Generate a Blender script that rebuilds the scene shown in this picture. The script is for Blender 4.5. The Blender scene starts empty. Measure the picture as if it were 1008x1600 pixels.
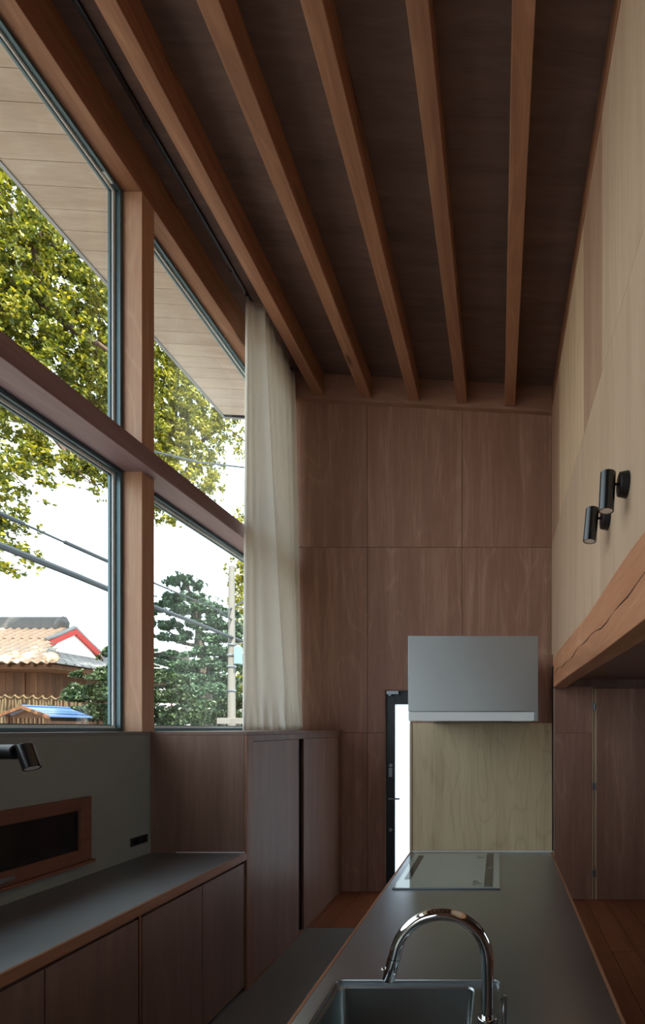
import bpy, bmesh, math, random
import numpy as np
from mathutils import Vector, Matrix
random.seed(7)
# ------------------------------------------------------------------ camera, world, sun, exposure
F, VX, VY, EYE = 740.0, 779.0, 1138.0, 1.6            # focal length (px), principal point, eye height
scene = bpy.context.scene
cd = bpy.data.cameras.new('camera'); cam = bpy.data.objects.new('camera', cd)
scene.collection.objects.link(cam); scene.camera = cam
cam.location = (0, 0, EYE); cam.rotation_euler = (math.radians(90), 0, 0)
cd.sensor_fit = 'AUTO'; cd.sensor_width = 36; cd.lens = F / 1600 * 36
cd.shift_x = -(VX - 504) / 1600; cd.shift_y = (VY - 800) / 1600
cd.clip_start = 0.05; cd.clip_end = 300
world = bpy.data.worlds.new('sky'); scene.world = world; world.use_nodes = True
bg = world.node_tree.nodes['Background']
bg.inputs[0].default_value = (0.80, 0.92, 1.0, 1); bg.inputs[1].default_value = 3.0
sd = bpy.data.lights.new('sun', 'SUN'); sun = bpy.data.objects.new('sun', sd); scene.collection.objects.link(sun)
sd.energy = 18.0; sd.angle = math.radians(0.6); sd.color = (1.0, 0.93, 0.80)
sun.rotation_euler = Vector((0.27, -0.42, 0.86)).to_track_quat('Z', 'Y').to_euler()
sun.location = (20, -3, 20)
vs = scene.view_settings
vs.view_transform = 'Standard'; vs.look = 'None'; vs.gamma = 1; vs.use_curve_mapping = False
vs.exposure = 0.25

# ------------------------------------------------------------------ helpers
COL = scene.collection
ORG = {}
def S(D): return F / D
def P(px, py, D): return Vector(((px - VX) * D / F, D, EYE + (VY - py) * D / F))
def lin(h):
    h = h.lstrip('#'); o = []
    for i in (0, 2, 4):
        c = int(h[i:i+2], 16) / 255
        o.append(c / 12.92 if c <= .04045 else ((c + .055) / 1.055) ** 2.4)
    return (*o, 1)
def tag(o, label=None, cat=None, group=None, kind=None):
    if label: o['label'] = label
    if cat: o['category'] = cat
    if group: o['group'] = group
    if kind: o['kind'] = kind
    return o
def empty(name, loc, label=None, cat=None, group=None, kind=None):
    o = bpy.data.objects.new(name, None); COL.objects.link(o); o.location = loc
    o.empty_display_size = 0.05; ORG[o.name] = Vector(loc)
    return tag(o, label, cat, group, kind)
class MB:
    def __init__(s): s.v = []; s.f = []; s.sm = []
    def add(s, vs, fs, smooth=False):
        n = len(s.v); s.v += [tuple(p) for p in vs]
        for f in fs: s.f.append([n + i for i in f]); s.sm.append(smooth)
        return s
    def box(s, x0, x1, y0, y1, z0, z1):
        v = [(x, y, z) for z in (z0, z1) for y in (y0, y1) for x in (x0, x1)]
        return s.add(v, [(0,2,3,1),(4,5,7,6),(0,1,5,4),(1,3,7,5),(3,2,6,7),(2,0,4,6)])
    def prism(s, pts, a0, a1, axis='Y'):
        n = len(pts)
        mk = {'Y': lambda p, a: (p[0], a, p[1]), 'X': lambda p, a: (a, p[0], p[1]), 'Z': lambda p, a: (p[0], p[1], a)}[axis]
        v = [mk(p, a0) for p in pts] + [mk(p, a1) for p in pts]
        fs = [list(range(n)), list(range(2*n-1, n-1, -1))] + [(i, i+n, (i+1) % n + n, (i+1) % n) for i in range(n)]
        return s.add(v, fs)
    def cyl(s, p0, p1, r0, r1=None, n=16, cap=True):
        return s.sweep([p0, p1], [r0, r0 if r1 is None else r1], n, cap)
    def sweep(s, pts, r, n=12, cap=True):
        pts = [Vector(p) for p in pts]; m = len(pts)
        rs = r if isinstance(r, (list, tuple)) else [r] * m
        t0 = (pts[1] - pts[0]).normalized()
        u = t0.orthogonal().normalized(); v = []
        for i, p in enumerate(pts):
            t = (pts[min(i+1, m-1)] - pts[max(i-1, 0)]).normalized()
            u = (u - t * u.dot(t)).normalized(); w = t.cross(u)
            for k in range(n):
                a = 2 * math.pi * k / n
                v.append(p + (u * math.cos(a) + w * math.sin(a)) * rs[i])
        fs = [(i*n+k, i*n+(k+1) % n, (i+1)*n+(k+1) % n, (i+1)*n+k) for i in range(m-1) for k in range(n)]
        base = len(s.v); s.add(v, fs, True)
        if cap:
            s.f.append([base + k for k in range(n-1, -1, -1)]); s.sm.append(False)
            s.f.append([base + (m-1)*n + k for k in range(n)]); s.sm.append(False)
        return s
    def turn(s, base, axis, prof, n=32):
        axis = Vector(axis).normalized(); u = axis.orthogonal().normalized(); w = axis.cross(u); base = Vector(base)
        loops = [[base + axis*h + (u*math.cos(2*math.pi*k/n) + w*math.sin(2*math.pi*k/n))*r for k in range(n)] for r, h in prof]
        return s.loft(loops, False, True)
    def loft(s, loops, cap_last=True, smooth=False):
        n = len(loops[0]); v = [p for l in loops for p in l]
        fs = [(i*n+k, i*n+(k+1) % n, (i+1)*n+(k+1) % n, (i+1)*n+k) for i in range(len(loops)-1) for k in range(n)]
        if cap_last: fs.append([(len(loops)-1)*n + k for k in range(n)])
        return s.add(v, fs, smooth)
    def build(s, name, mat, parent=None, bevel=0, seg=2, origin=None, label=None, cat=None, group=None, kind=None, fix=True):
        if parent is not None: o0 = ORG[parent.name]
        elif origin is not None: o0 = Vector(origin)
        else:
            a = np.array(s.v); o0 = Vector(((a[:,0].min()+a[:,0].max())/2, (a[:,1].min()+a[:,1].max())/2, a[:,2].min()))
        me = bpy.data.meshes.new(name)
        me.from_pydata([(x-o0.x, y-o0.y, z-o0.z) for x, y, z in s.v], [], s.f)
        me.polygons.foreach_set('use_smooth', s.sm)
        if fix:
            bm = bmesh.new(); bm.from_mesh(me); bmesh.ops.recalc_face_normals(bm, faces=bm.faces); bm.to_mesh(me); bm.free()
        if any(s.sm) and fix: me.set_sharp_from_angle(angle=math.radians(38))
        me.materials.append(mat)
        o = bpy.data.objects.new(name, me); COL.objects.link(o)
        ORG[o.name] = o0
        if parent is not None: o.parent = parent
        else: o.location = o0
        if bevel:
            m = o.modifiers.new('bevel', 'BEVEL'); m.width = bevel; m.segments = seg; m.limit_method = 'ANGLE'; m.angle_limit = math.radians(40)
        return tag(o, label, cat, group, kind)
def box(name, mat, parent, x0, x1, y0, y1, z0, z1, bevel=0.002, **k):
    return MB().box(x0, x1, y0, y1, z0, z1).build(name, mat, parent, bevel=bevel, **k)
def inst(me, name, parent, loc, rot=(0,0,0)):
    o = bpy.data.objects.new(name, me); COL.objects.link(o); o.parent = parent
    o.location = Vector(loc) - ORG[parent.name]; o.rotation_euler = rot; ORG[o.name] = Vector(loc)
    return o
def rrect(x0, x1, y0, y1, r, z, n=5):
    out = []
    for cx, cy, a0 in ((x1-r, y1-r, 0), (x0+r, y1-r, 90), (x0+r, y0+r, 180), (x1-r, y0+r, 270)):
        for k in range(n):
            a = math.radians(a0 + 90 * k / (n-1)); out.append((cx + r*math.cos(a), cy + r*math.sin(a), z))
    return out

# ------------------------------------------------------------------ materials
def newmat(name):
    m = bpy.data.materials.new(name); m.use_nodes = True
    nt = m.node_tree; return m, nt, nt.nodes, nt.links, nt.nodes['Principled BSDF']
def coords(nt, scale, rnd=True):
    N, L = nt.nodes, nt.links
    tc = N.new('ShaderNodeTexCoord'); mp = N.new('ShaderNodeMapping'); mp.inputs['Scale'].default_value = scale
    if rnd:
        oi = N.new('ShaderNodeObjectInfo'); mu = N.new('ShaderNodeVectorMath'); mu.operation = 'SCALE'
        co = N.new('ShaderNodeCombineXYZ')
        for i in range(3): L.new(oi.outputs['Random'], co.inputs[i])
        L.new(co.outputs[0], mu.inputs[0]); mu.inputs['Scale'].default_value = 31.7
        ad = N.new('ShaderNodeVectorMath'); L.new(tc.outputs['Object'], ad.inputs[0]); L.new(mu.outputs[0], ad.inputs[1])
        L.new(ad.outputs[0], mp.inputs['Vector'])
    else: L.new(tc.outputs['Object'], mp.inputs['Vector'])
    return mp.outputs[0]
def noise(nt, vec, scale, detail=4, rough=.55, dist=0):
    n = nt.nodes.new('ShaderNodeTexNoise'); nt.links.new(vec, n.inputs['Vector'])
    n.inputs['Scale'].default_value = scale; n.inputs['Detail'].default_value = detail
    n.inputs['Roughness'].default_value = rough; n.inputs['Distortion'].default_value = dist
    return n.outputs['Fac']
def ramp(nt, fac, stops):
    r = nt.nodes.new('ShaderNodeValToRGB'); nt.links.new(fac, r.inputs[0])
    el = r.color_ramp.elements
    while len(el) < len(stops): el.new(.5)
    for e, (p, c) in zip(el, stops): e.position = p; e.color = c
    return r.outputs[0]
def math_(nt, op, a, b=None):
    m = nt.nodes.new('ShaderNodeMath'); m.operation = op
    for i, x in enumerate((a, b)):
        if x is None: continue
        if isinstance(x, (int, float)): m.inputs[i].default_value = x
        else: nt.links.new(x, m.inputs[i])
    return m.outputs[0]
def mixc(nt, fac, a, b, mode='MIX'):
    m = nt.nodes.new('ShaderNodeMix'); m.data_type = 'RGBA'; m.blend_type = mode
    for idx, x in ((0, fac), (6, a), (7, b)):
        if isinstance(x, (int, float)): m.inputs[idx].default_value = x
        elif isinstance(x, tuple): m.inputs[idx].default_value = x
        else: nt.links.new(x, m.inputs[idx])
    return m.outputs[2]
def wood(name, dark, mid, light, axis='Z', rough=.5, figure=0.0, bump=.06, var=.18, spec=.35, s=1.0, knots=0, freq=60.0):
    """timber or veneer with the grain along one axis; figure adds cathedral loops of rotary-cut ply"""
    m, nt, N, L, b = newmat(name)
    al, ac = .55*s, 9*s
    sc = {'X': (al, ac, ac), 'Y': (ac, al, ac), 'Z': (ac, ac, al)}[axis]
    v = coords(nt, sc)
    n1 = noise(nt, v, 1.0, 6, .62, .5)
    v2 = coords(nt, tuple(c * 6 for c in sc)); n2 = noise(nt, v2, 1.5, 3, .6)
    fac = math_(nt, 'ADD', math_(nt, 'MULTIPLY', n1, .72), math_(nt, 'MULTIPLY', n2, .28))
    if figure:
        f = {'X': (.5, 2.3, 2.3), 'Y': (2.3, .5, 2.3), 'Z': (2.3, 2.3, .5)}[axis]
        n3 = noise(nt, coords(nt, f), 1.0, 2, .5, .4)
        ring = math_(nt, 'MAXIMUM', math_(nt, 'SINE', math_(nt, 'MULTIPLY', n3, freq)), 0.0)
        ring = math_(nt, 'MULTIPLY', math_(nt, 'MULTIPLY', math_(nt, 'POWER', ring, 5.0), n1), figure*2.2)
        fac = math_(nt, 'ADD', fac, ring)
    col = ramp(nt, fac, [(.30, dark), (.5, mid), (.72, light)])
    if knots:
        kv = {'X': (1.1, 5, 5), 'Y': (5, 1.1, 5), 'Z': (5, 5, 1.1)}[axis]
        vo = N.new('ShaderNodeTexVoronoi'); vo.inputs['Scale'].default_value = knots; L.new(coords(nt, kv), vo.inputs['Vector'])
        mk = N.new('ShaderNodeMapRange'); mk.inputs[1].default_value = .05; mk.inputs[2].default_value = .11; mk.inputs[3].default_value = .75; mk.inputs[4].default_value = 0
        L.new(vo.outputs['Distance'], mk.inputs[0]); col = mixc(nt, mk.outputs[0], col, tuple(x*.45 for x in dark[:3]) + (1,))
    oi = N.new('ShaderNodeObjectInfo')
    val = math_(nt, 'ADD', math_(nt, 'MULTIPLY', oi.outputs['Random'], var), 1 - var/2)
    hs = N.new('ShaderNodeHueSaturation'); L.new(col, hs.inputs['Color']); L.new(val, hs.inputs['Value'])
    L.new(hs.outputs[0], b.inputs['Base Color'])
    b.inputs['Roughness'].default_value = rough; b.inputs['Specular IOR Level'].default_value = spec
    if bump:
        bp = N.new('ShaderNodeBump'); bp.inputs['Strength'].default_value = bump; bp.inputs['Distance'].default_value = .004
        L.new(fac, bp.inputs['Height']); L.new(bp.outputs[0], b.inputs['Normal'])
    return m
def plain(name, col, rough=.5, metal=0.0, var=.12, nscale=6, spec=.5, stretch=(1,1,1), bump=0):
    m, nt, N, L, b = newmat(name)
    n = noise(nt, coords(nt, stretch), nscale, 5, .6)
    c = mixc(nt, n, tuple(x*(1-var) for x in col[:3]) + (1,), tuple(min(1, x*(1+var)) for x in col[:3]) + (1,))
    L.new(c, b.inputs['Base Color']); b.inputs['Metallic'].default_value = metal
    b.inputs['Roughness'].default_value = rough; b.inputs['Specular IOR Level'].default_value = spec
    if bump:
        bp = N.new('ShaderNodeBump'); bp.inputs['Strength'].default_value = bump; bp.inputs['Distance'].default_value = .01
        L.new(n, bp.inputs['Height']); L.new(bp.outputs[0], b.inputs['Normal'])
    return m
M = {}
M['fir_y'] = wood('fir timber along y', lin('7d5642'), lin('96694f'), lin('ab7f62'), 'Y', .55, .08, knots=1.0)
M['fir_dark'] = wood('reddish window frame timber', lin('5f3c30'), lin('71483a'), lin('825645'), 'Y', .5, .05)
M['fir_z'] = wood('fir timber upright', lin('a67c61'), lin('ba9074'), lin('c9a487'), 'Z', .5, .08, knots=1.2)
M['fir_x'] = wood('fir timber along x', lin('866050'), lin('98705e'), lin('a98070'), 'X', .55, .08)
M['transom'] = wood('fir transom', lin('80666a'), lin('91767a'), lin('a18788'), 'Y', .5, .06)
M['deck'] = wood('ceiling ply', lin('5f4b45'), lin('70584f'), lin('7c645a'), 'X', .6, .08)
M['lauan'] = wood('lauan ply back wall', lin('8a6354'), lin('977060'), lin('b28c7a'), 'Z', .5, .06, var=.1)
M['lauan_dark'] = wood('stained lauan cabinet', lin('6e5247'), lin('7c5f53'), lin('8a6d60'), 'Z', .42, .05, var=.08)
M['lauan_door'] = wood('lauan sliding door', lin('745649'), lin('846456'), lin('917263'), 'Z', .42, .05, var=.08)
M['edge'] = wood('solid wood edging', lin('80543c'), lin('936349'), lin('a57558'), 'Y', .45, .06)
M['edge_z'] = wood('solid wood edging upright', lin('75513f'), lin('8a614d'), lin('9c735d'), 'Z', .45, .06)
M['pale'] = wood('right wall ply toned for window light', lin('b09278'), lin('bea186'), lin('c8ad92'), 'Z', .5, .05, var=.07)  # lauan in a lighter tone, strong window light put into the colour
M['pale2'] = wood('striped pale board', lin('b08f70'), lin('cbab8a'), lin('d8bd9f'), 'Z', .5, .0, var=.04, s=1.4)
M['warm'] = wood('warm brown board', lin('9a7860'), lin('a9866d'), lin('b4947c'), 'Z', .5, .04, var=.04)
M['splash'] = wood('blond ply splash board', lin('b0987a'), lin('cab391'), lin('d8c4a4'), 'Z', .4, -.07, var=.0, freq=120.0)
M['beam'] = wood('old orange beam', lin('a06a4a'), lin('b97f5c'), lin('c89370'), 'Y', .5, .10, bump=.25)
M['floorwood'] = wood('red brown floorboard', lin('71402a'), lin('895036'), lin('9a6044'), 'Y', .38, .06)
M['soffit'] = wood('eave board', lin('a2907f'), lin('b09e8d'), lin('bdae9f'), 'X', .6, .06, var=.1)
M['plaster'] = plain('grey mortar wall', lin('8b8c86'), .85, var=.10, nscale=5, bump=.04)
M['greyfloor'] = plain('grey mortar floor', lin('777570'), .6, var=.10, nscale=4)
M['silltrim'] = plain('grey sill trim', lin('7d7b76'), .5)
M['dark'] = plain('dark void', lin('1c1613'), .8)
M['black'] = plain('black powder coat', lin('17171a'), .42)
M['blackgloss'] = plain('black satin metal', lin('121316'), .25, spec=.7)
M['teal'] = plain('dark teal aluminium', lin('577078'), .4, .35, var=.05)
M['bead'] = plain('pale glazing bead', lin('f2f6f6'), .4, var=.03)
M['navy'] = plain('dark navy steel', lin('161a24'), .4, var=.05)
M['steel_hw'] = plain('grey hardware', lin('8d9298'), .3, .8)
M['chrome'] = plain('polished chrome', lin('d8d8d8'), .05, 1.0, var=.02)
M['white'] = plain('white caulk', lin('d8d6cc'), .5)
M['lens'] = plain('frosted lamp lens', lin('efe9e4'), .3)
def steel(name, col, r0, r1, stretch, groove=0):
    m, nt, N, L, b = newmat(name)
    n = noise(nt, coords(nt, stretch), 1, 4, .6)
    n2 = noise(nt, coords(nt, (3, 3, 3)), 1, 4, .6)
    L.new(mixc(nt, n, tuple(x*.92 for x in col[:3])+(1,), col), b.inputs['Base Color'])
    b.inputs['Metallic'].default_value = 1
    mr = N.new('ShaderNodeMapRange'); mr.inputs[1].default_value = .25; mr.inputs[2].default_value = .75
    mr.inputs[3].default_value = r0; mr.inputs[4].default_value = r1
    L.new(n2, mr.inputs[0]); L.new(mr.outputs[0], b.inputs['Roughness'])
    if groove:
        bp = N.new('ShaderNodeBump'); bp.inputs['Strength'].default_value = groove; bp.inputs['Distance'].default_value = .001
        L.new(noise(nt, coords(nt, (260, 2, 2)), 1, 1), bp.inputs['Height']); L.new(bp.outputs[0], b.inputs['Normal'])
    return m
M['steel'] = steel('brushed stainless worktop', lin('b8c2ca'), .28, .36, (1, 8, 8))
M['steel2'] = steel('satin stainless side worktop', lin('a9adb0'), .42, .50, (1, 8, 8))
M['sinksteel'] = steel('satin stainless sink', lin('b4b9ba'), .25, .36, (6, 6, 2))
M['hoodsteel'] = steel('mottled stainless hood', lin('bfc4c6'), .38, .52, (5, 5, 2))
def glass(name, tint=(1,1,1,1), refl=.9):
    m = bpy.data.materials.new(name); m.use_nodes = True; nt = m.node_tree; N, L = nt.nodes, nt.links
    N.remove(N['Principled BSDF']); out = N['Material Output']
    tr = N.new('ShaderNodeBsdfTransparent'); tr.inputs[0].default_value = tint
    gl = N.new('ShaderNodeBsdfGlossy'); gl.inputs['Roughness'].default_value = .01
    ge = N.new('ShaderNodeNewGeometry'); dt = N.new('ShaderNodeVectorMath'); dt.operation = 'DOT_PRODUCT'
    L.new(ge.outputs['Normal'], dt.inputs[0]); L.new(ge.outputs['Incoming'], dt.inputs[1])
    c = math_(nt, 'ABSOLUTE', dt.outputs['Value'])                 # Schlick reflectance of one clear glass face
    fr = math_(nt, 'ADD', math_(nt, 'MULTIPLY', math_(nt, 'POWER', math_(nt, 'SUBTRACT', 1.0, c), 5.0), .96), .04)
    mx = N.new('ShaderNodeMixShader')
    L.new(math_(nt, 'MULTIPLY', fr, refl), mx.inputs[0]); L.new(tr.outputs[0], mx.inputs[1]); L.new(gl.outputs[0], mx.inputs[2])
    L.new(mx.outputs[0], out.inputs[0]); return m
M['glass'] = glass('window glass', (.97, .985, .98, 1))
M['darkglass'] = plain('dark window pane', lin('14181d'), .08, var=.05, spec=.5)
M['cooktop'] = plain('grey mirrored cooktop glass', lin('b4bfbc'), .06, .5, var=.02)
M['cookdark'] = plain('dark cooktop strip', lin('2a2c2c'), .12)
def translucent(name, col, fac, rough=.8, nscale=8):
    m, nt, N, L, b = newmat(name); out = N['Material Output']
    n = noise(nt, coords(nt, (1,1,1)), nscale, 4)
    c = mixc(nt, n, tuple(x*.93 for x in col[:3])+(1,), col)
    L.new(c, b.inputs['Base Color']); b.inputs['Roughness'].default_value = rough; b.inputs['Specular IOR Level'].default_value = .2
    t = N.new('ShaderNodeBsdfTranslucent'); L.new(c, t.inputs[0])
    mx = N.new('ShaderNodeMixShader'); mx.inputs[0].default_value = fac
    L.new(b.outputs[0], mx.inputs[1]); L.new(t.outputs[0], mx.inputs[2]); L.new(mx.outputs[0], out.inputs[0]); return m
M['curtain'] = translucent('cream linen curtain', lin('f6f3ec'), .40)
M['frosted'] = translucent('frosted door glass', lin('f4f6f8'), .8, .3)
def leafmat(name, a, b_, c, tr=.35):
    m, nt, N, L, b = newmat(name); out = N['Material Output']
    g = N.new('ShaderNodeNewGeometry')
    n = noise(nt, coords(nt, (1,1,1), False), .7, 2)
    f = math_(nt, 'ADD', math_(nt, 'MULTIPLY', g.outputs['Random Per Island'], .6), math_(nt, 'MULTIPLY', n, .4))
    col = ramp(nt, f, [(.15, a), (.5, b_), (.85, c)])
    L.new(col, b.inputs['Base Color']); b.inputs['Roughness'].default_value = .5
    t = N.new('ShaderNodeBsdfTranslucent'); L.new(col, t.inputs[0])
    mx = N.new('ShaderNodeMixShader'); mx.inputs[0].default_value = tr
    L.new(b.outputs[0], mx.inputs[1]); L.new(t.outputs[0], mx.inputs[2]); L.new(mx.outputs[0], out.inputs[0]); return m
M['leaf_big'] = leafmat('broad yellow green leaves', lin('2e3a0a'), lin('626a14'), lin('aa9c22'), .35)
M['leaf_yellow'] = leafmat('yellow green leaves', lin('444f10'), lin('7c801e'), lin('b6a72e'), .35)
M['leaf_dark'] = leafmat('dark hedge leaves', lin('1c2a14'), lin('2c4222'), lin('45582f'), .2)
M['leaf_pine'] = leafmat('blue green pine needles', lin('2b4030'), lin('43604a'), lin('5f7a5a'), .2)
M['bark'] = plain('brown bark', lin('4c382b'), .9, var=.3, nscale=12, stretch=(2,2,.5), bump=.4)
M['greybark'] = plain('grey pine bark', lin('4a433c'), .9, var=.3, nscale=12, bump=.4)
M['ground'] = plain('asphalt and earth', lin('76726d'), .95, var=.2, nscale=3)

# ------------------------------------------------------------------ main dimensions
XW = -2.125          # room face of the window wall
YB = 4.643           # back wall
XR = 0.52            # upper right wall
YC = 2.891           # near side of tall cabinet / end of island
ZC = 0.842           # worktops
ZS = 1.58            # sill and tall cabinet top
YN = -2.6            # wall behind the camera
XE = 2.6             # far wall of the right-hand recess
def jz(x): return 4.718 + .056 * (.113 - x)     # underside of the joists
def dz(x): return jz(x) + .22                   # underside of the deck

# ------------------------------------------------------------------ floor
fl = MB().box(XW, 0.22, YN, 3.795, -.12, 0).box(0.22, XE, YN, YB, -.12, -.014).box(XW, .22, 3.795, YB, -.12, -.014)
floor = fl.build('floor', M['greyfloor'], label='grey mortar floor beside the island, meeting brown boards at the back', cat='floor', kind='structure')
bw = .1795
for i in range(-2, 23):
    x0 = -1.34 + (i-1) * bw; x1 = x0 + bw - .003
    if x1 < -1.6: continue
    x1 = min(x1, XE)
    if x0 >= XE - .01: break
    y0 = 3.797 if x0 < .2 else YN + .01
    y1 = YB - .004 if x0 < XR - .02 else 4.425
    if y0 < 0:
        cut = 1.4 + (i * .83) % 2.2
        box('floorboard', M['floorwood'], floor, x0, x1, y0, cut-.0015, -.014, 0, .0015)
        box('floorboard', M['floorwood'], floor, x0, x1, cut+.0015, y1, -.014, 0, .0015)
    else:
        box('floorboard', M['floorwood'], floor, x0, x1, y0, y1, -.014, 0, .0015)

# ------------------------------------------------------------------ back wall
DX0, DX1, DZ1 = -1.123, -.30, 1.983
wb = MB().prism([(XW-.17, -.12), (DX0, -.12), (DX0, DZ1), (DX1, DZ1), (DX1, -.12), (XE, -.12), (XE, dz(XE)-.01), (XW-.17, dz(XW-.17)-.01)], YB+.012, YB+.13)
wall_back = wb.build('wall_back', M['dark'], label='tall back wall of reddish lauan plywood panels', cat='wall', kind='structure')
colx = [XW, -1.286, -.3576, .52]
def bpanel(pts): MB().prism(pts, YB, YB+.012).build('panel', M['lauan'], wall_back, bevel=.0012, seg=1)
g = .0018
for i in range(3):
    a, b = colx[i] + (g if i else 0), colx[i+1] - g
    bpanel([(a, 3.375+g), (b, 3.375+g), (b, jz(b)+.05), (a, jz(a)+.05)])
bpanel([(XW, 1.556+g), (-1.286-g, 1.556+g), (-1.286-g, 3.375-g), (XW, 3.375-g)])
bpanel([(-1.286+g, 1.556+g), (DX0, 1.556+g), (DX0, DZ1), (-.3576-g, DZ1), (-.3576-g, 3.375-g), (-1.286+g, 3.375-g)])
bpanel([(-.3576+g, DZ1), (DX1, DZ1), (DX1, 1.556+g), (.52-g, 1.556+g), (.52-g, 3.375-g), (-.3576+g, 3.375-g)])
bpanel([(XW, 0), (-1.286-g, 0), (-1.286-g, 1.556-g), (XW, 1.556-g)])
bpanel([(-1.286+g, 0), (DX0, 0), (DX0, 1.556-g), (-1.286+g, 1.556-g)])
bpanel([(DX1, 0), (.52-g, 0), (.52-g, 1.556-g), (DX1, 1.556-g)])

# ------------------------------------------------------------------ door in the back wall
door = empty('door_1', ((DX0+DX1)/2, YB+.05, 0), 'narrow dark navy back door with a frosted glass pane', 'door', kind='structure')
MB().box(DX0, DX0+.012, YB-.006, YB+.10, 0, DZ1).box(DX1-.012, DX1, YB-.006, YB+.10, 0, DZ1).box(DX0+.012, DX1-.012, YB-.006, YB+.10, DZ1-.012, DZ1).build('door_frame', M['edge_z'], door)
x0, x1 = DX0+.014, DX1-.014
lf = MB().box(x0, x0+.085, YB+.03, YB+.07, .005, DZ1-.014).box(x1-.085, x1, YB+.03, YB+.07, .005, DZ1-.014)
lf.box(x0+.085, x1-.085, YB+.03, YB+.07, DZ1-.145, DZ1-.014).box(x0+.085, x1-.085, YB+.03, YB+.07, .005, .12)
lf.build('door_leaf', M['navy'], door, bevel=.002)
box('pane', M['frosted'], door, x0+.083, x1-.083, YB+.045, YB+.051, .118, DZ1-.143, 0)
box('threshold', M['steel_hw'], door, DX0+.012, DX1-.012, YB-.004, YB+.10, -.012, .004, .001)
hx = x0 + .045
h = MB().cyl((hx, YB+.03, .912), (hx, YB-.03, .912), .011).sweep([(hx, YB-.028, .912), (hx+.10, YB-.028, .912)], .0085)
hd = h.build('handle', M['steel_hw'], door)
box('lock_plate', M['steel_hw'], door, hx-.018, hx+.018, YB+.022, YB+.03, 1.12, 1.21, .003)
MB().cyl((hx+.004, YB+.03, 1.235), (hx+.004, YB+.012, 1.235), .016).build('thumb_turn', M['steel_hw'], door)
MB().cyl((hx, YB+.03, .60), (hx, YB+.02, .60), .018).build('lock_cylinder', M['steel_hw'], door)
MB().box(x0+.01, x0+.13, YB-.004, YB+.03, DZ1-.05, DZ1-.016).box(x0+.03, x0+.06, YB-.01, YB+.03, DZ1-.065, DZ1-.05).build('door_closer', M['steel_hw'], door, bevel=.002)

# ------------------------------------------------------------------ window wall
wl = MB().box(XW-.175, XW, YN, YB, -.3, ZS-.02)
wall_left = wl.build('wall_left', M['plaster'], label='low grey mortar wall under the big timber framed windows', cat='wall', kind='structure')
XF0, XF1 = -2.236, -2.30                          # frame depth
ZH = 4.80
box('window_sill', M['silltrim'], wall_left, XF1, XW+.003, -1.16, YC-.002, ZS-.02, ZS, .001)
box('window_sill', M['silltrim'], wall_left, XF1, XW, YC, YB, ZS-.02, ZS, .001)
posts = [(2.823, 2.923), (.83, .93), (-1.16, -1.06)]
MB().box(XW-.175, XW, YN, -1.16, ZS, 5.05).build('end_wall', M['plaster'], wall_left)
for y0, y1 in posts:
    MB().box(XF0, XW, y0, y1, ZS, ZH).box(XF1, XF0, y0, y1, ZS, ZH).build('window_post', M['fir_z'], wall_left, bevel=.002)
MB().box(XF0, XW, YB-.1, YB, ZS, ZH).build('window_post', M['fir_z'], wall_left)
MB().prism([(XF1, ZH), (XW, ZH), (XW, dz(XW)-.002), (XF1, dz(XF1)-.002)], -1.16, YB).build('header_beam', M['fir_y'], wall_left, bevel=.002)
ZT0, ZT1 = 3.13, 3.24
MB().box(-2.235, -2.05, -1.16, YB-.002, ZT0, ZT1).build('transom_beam', M['transom'], wall_left, bevel=.003)
MB().box(XF1, -2.236, -1.16, YB-.002, ZT0, ZT1).build('transom_backing', M['teal'], wall_left)
def ring(mb, x0, x1, y0, y1, z0, z1, t):
    mb.box(x0, x1, y0, y0+t, z0, z1).box(x0, x1, y1-t, y1, z0, z1).box(x0, x1, y0+t, y1-t, z0, z0+t).box(x0, x1, y0+t, y1-t, z1-t, z1)
    return mb
bays = [(2.923, YB-.1), (.93, 2.823), (-1.06, .83)]
wn = 0
names = ['far', 'near', 'behind', 'last']
for bi, (y0, y1) in enumerate(bays):
    for lvl, (z0, z1) in enumerate(((ZT1, ZH), (ZS, ZT0))):
        wn += 1
        lab = ('%s pane of the timber framed window, %s' % (('upper', 'lower')[lvl],
               ['between the post and the curtain', 'left of the post', 'further left out of view', 'at the room end behind the viewer'][bi]))
        w = empty('window_%d' % wn, ((XF0+XF1)/2, (y0+y1)/2, z0), lab, 'window', kind='structure')
        ring(MB(), XF1+.004, XF0-.002, y0+.001, y1-.001, z0+.001, z1-.001, .020).build('frame', M['teal'], w)
        ring(MB(), XF1+.021, XF1+.032, y0+.021, y1-.021, z0+.021, z1-.021, .015).build('glazing_bead', M['bead'], w)
        ring(MB(), XF1+.006, XF1+.020, y0+.021, y1-.021, z0+.021, z1-.021, .022).build('sash', M['teal'], w)
        box('pane', M['glass'], w, XF1+.010, XF1+.016, y0+.03, y1-.03, z0+.03, z1-.03, 0)
        if bi == 1 and lvl == 0:
            box('maker_sticker', M['bead'], w, XF0-.03, XF0-.012, y1-.12, y1-.06, z1-.0225, z1-.021, 0)

# small framed opening in the mortar wall
nw = empty('window_9', (XW+.01, 1.85, .925), 'long low window with reddish wood frame in the grey mortar wall', 'window', kind='structure')
Y0, Y1, Z0, Z1 = 1.20, 2.449, .925, 1.249
ring(MB(), XW, XW+.022, Y0, Y1, Z0, Z1, .063).build('frame', M['fir_dark'], nw, bevel=.002)
box('pane', M['darkglass'], nw, XW+.001, XW+.006, Y0+.06, Y1-.06, Z0+.06, Z1-.06, 0)
box('sill', M['fir_dark'], nw, XW, XW+.034, Y0-.01, Y1+.012, Z0-.016, Z0-.001, .002)
MB().box(XW+.022, XW+.034, 1.98, 2.05, Z0+.018, Z0+.040).build('latch', M['steel_hw'], nw, bevel=.004)

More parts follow.
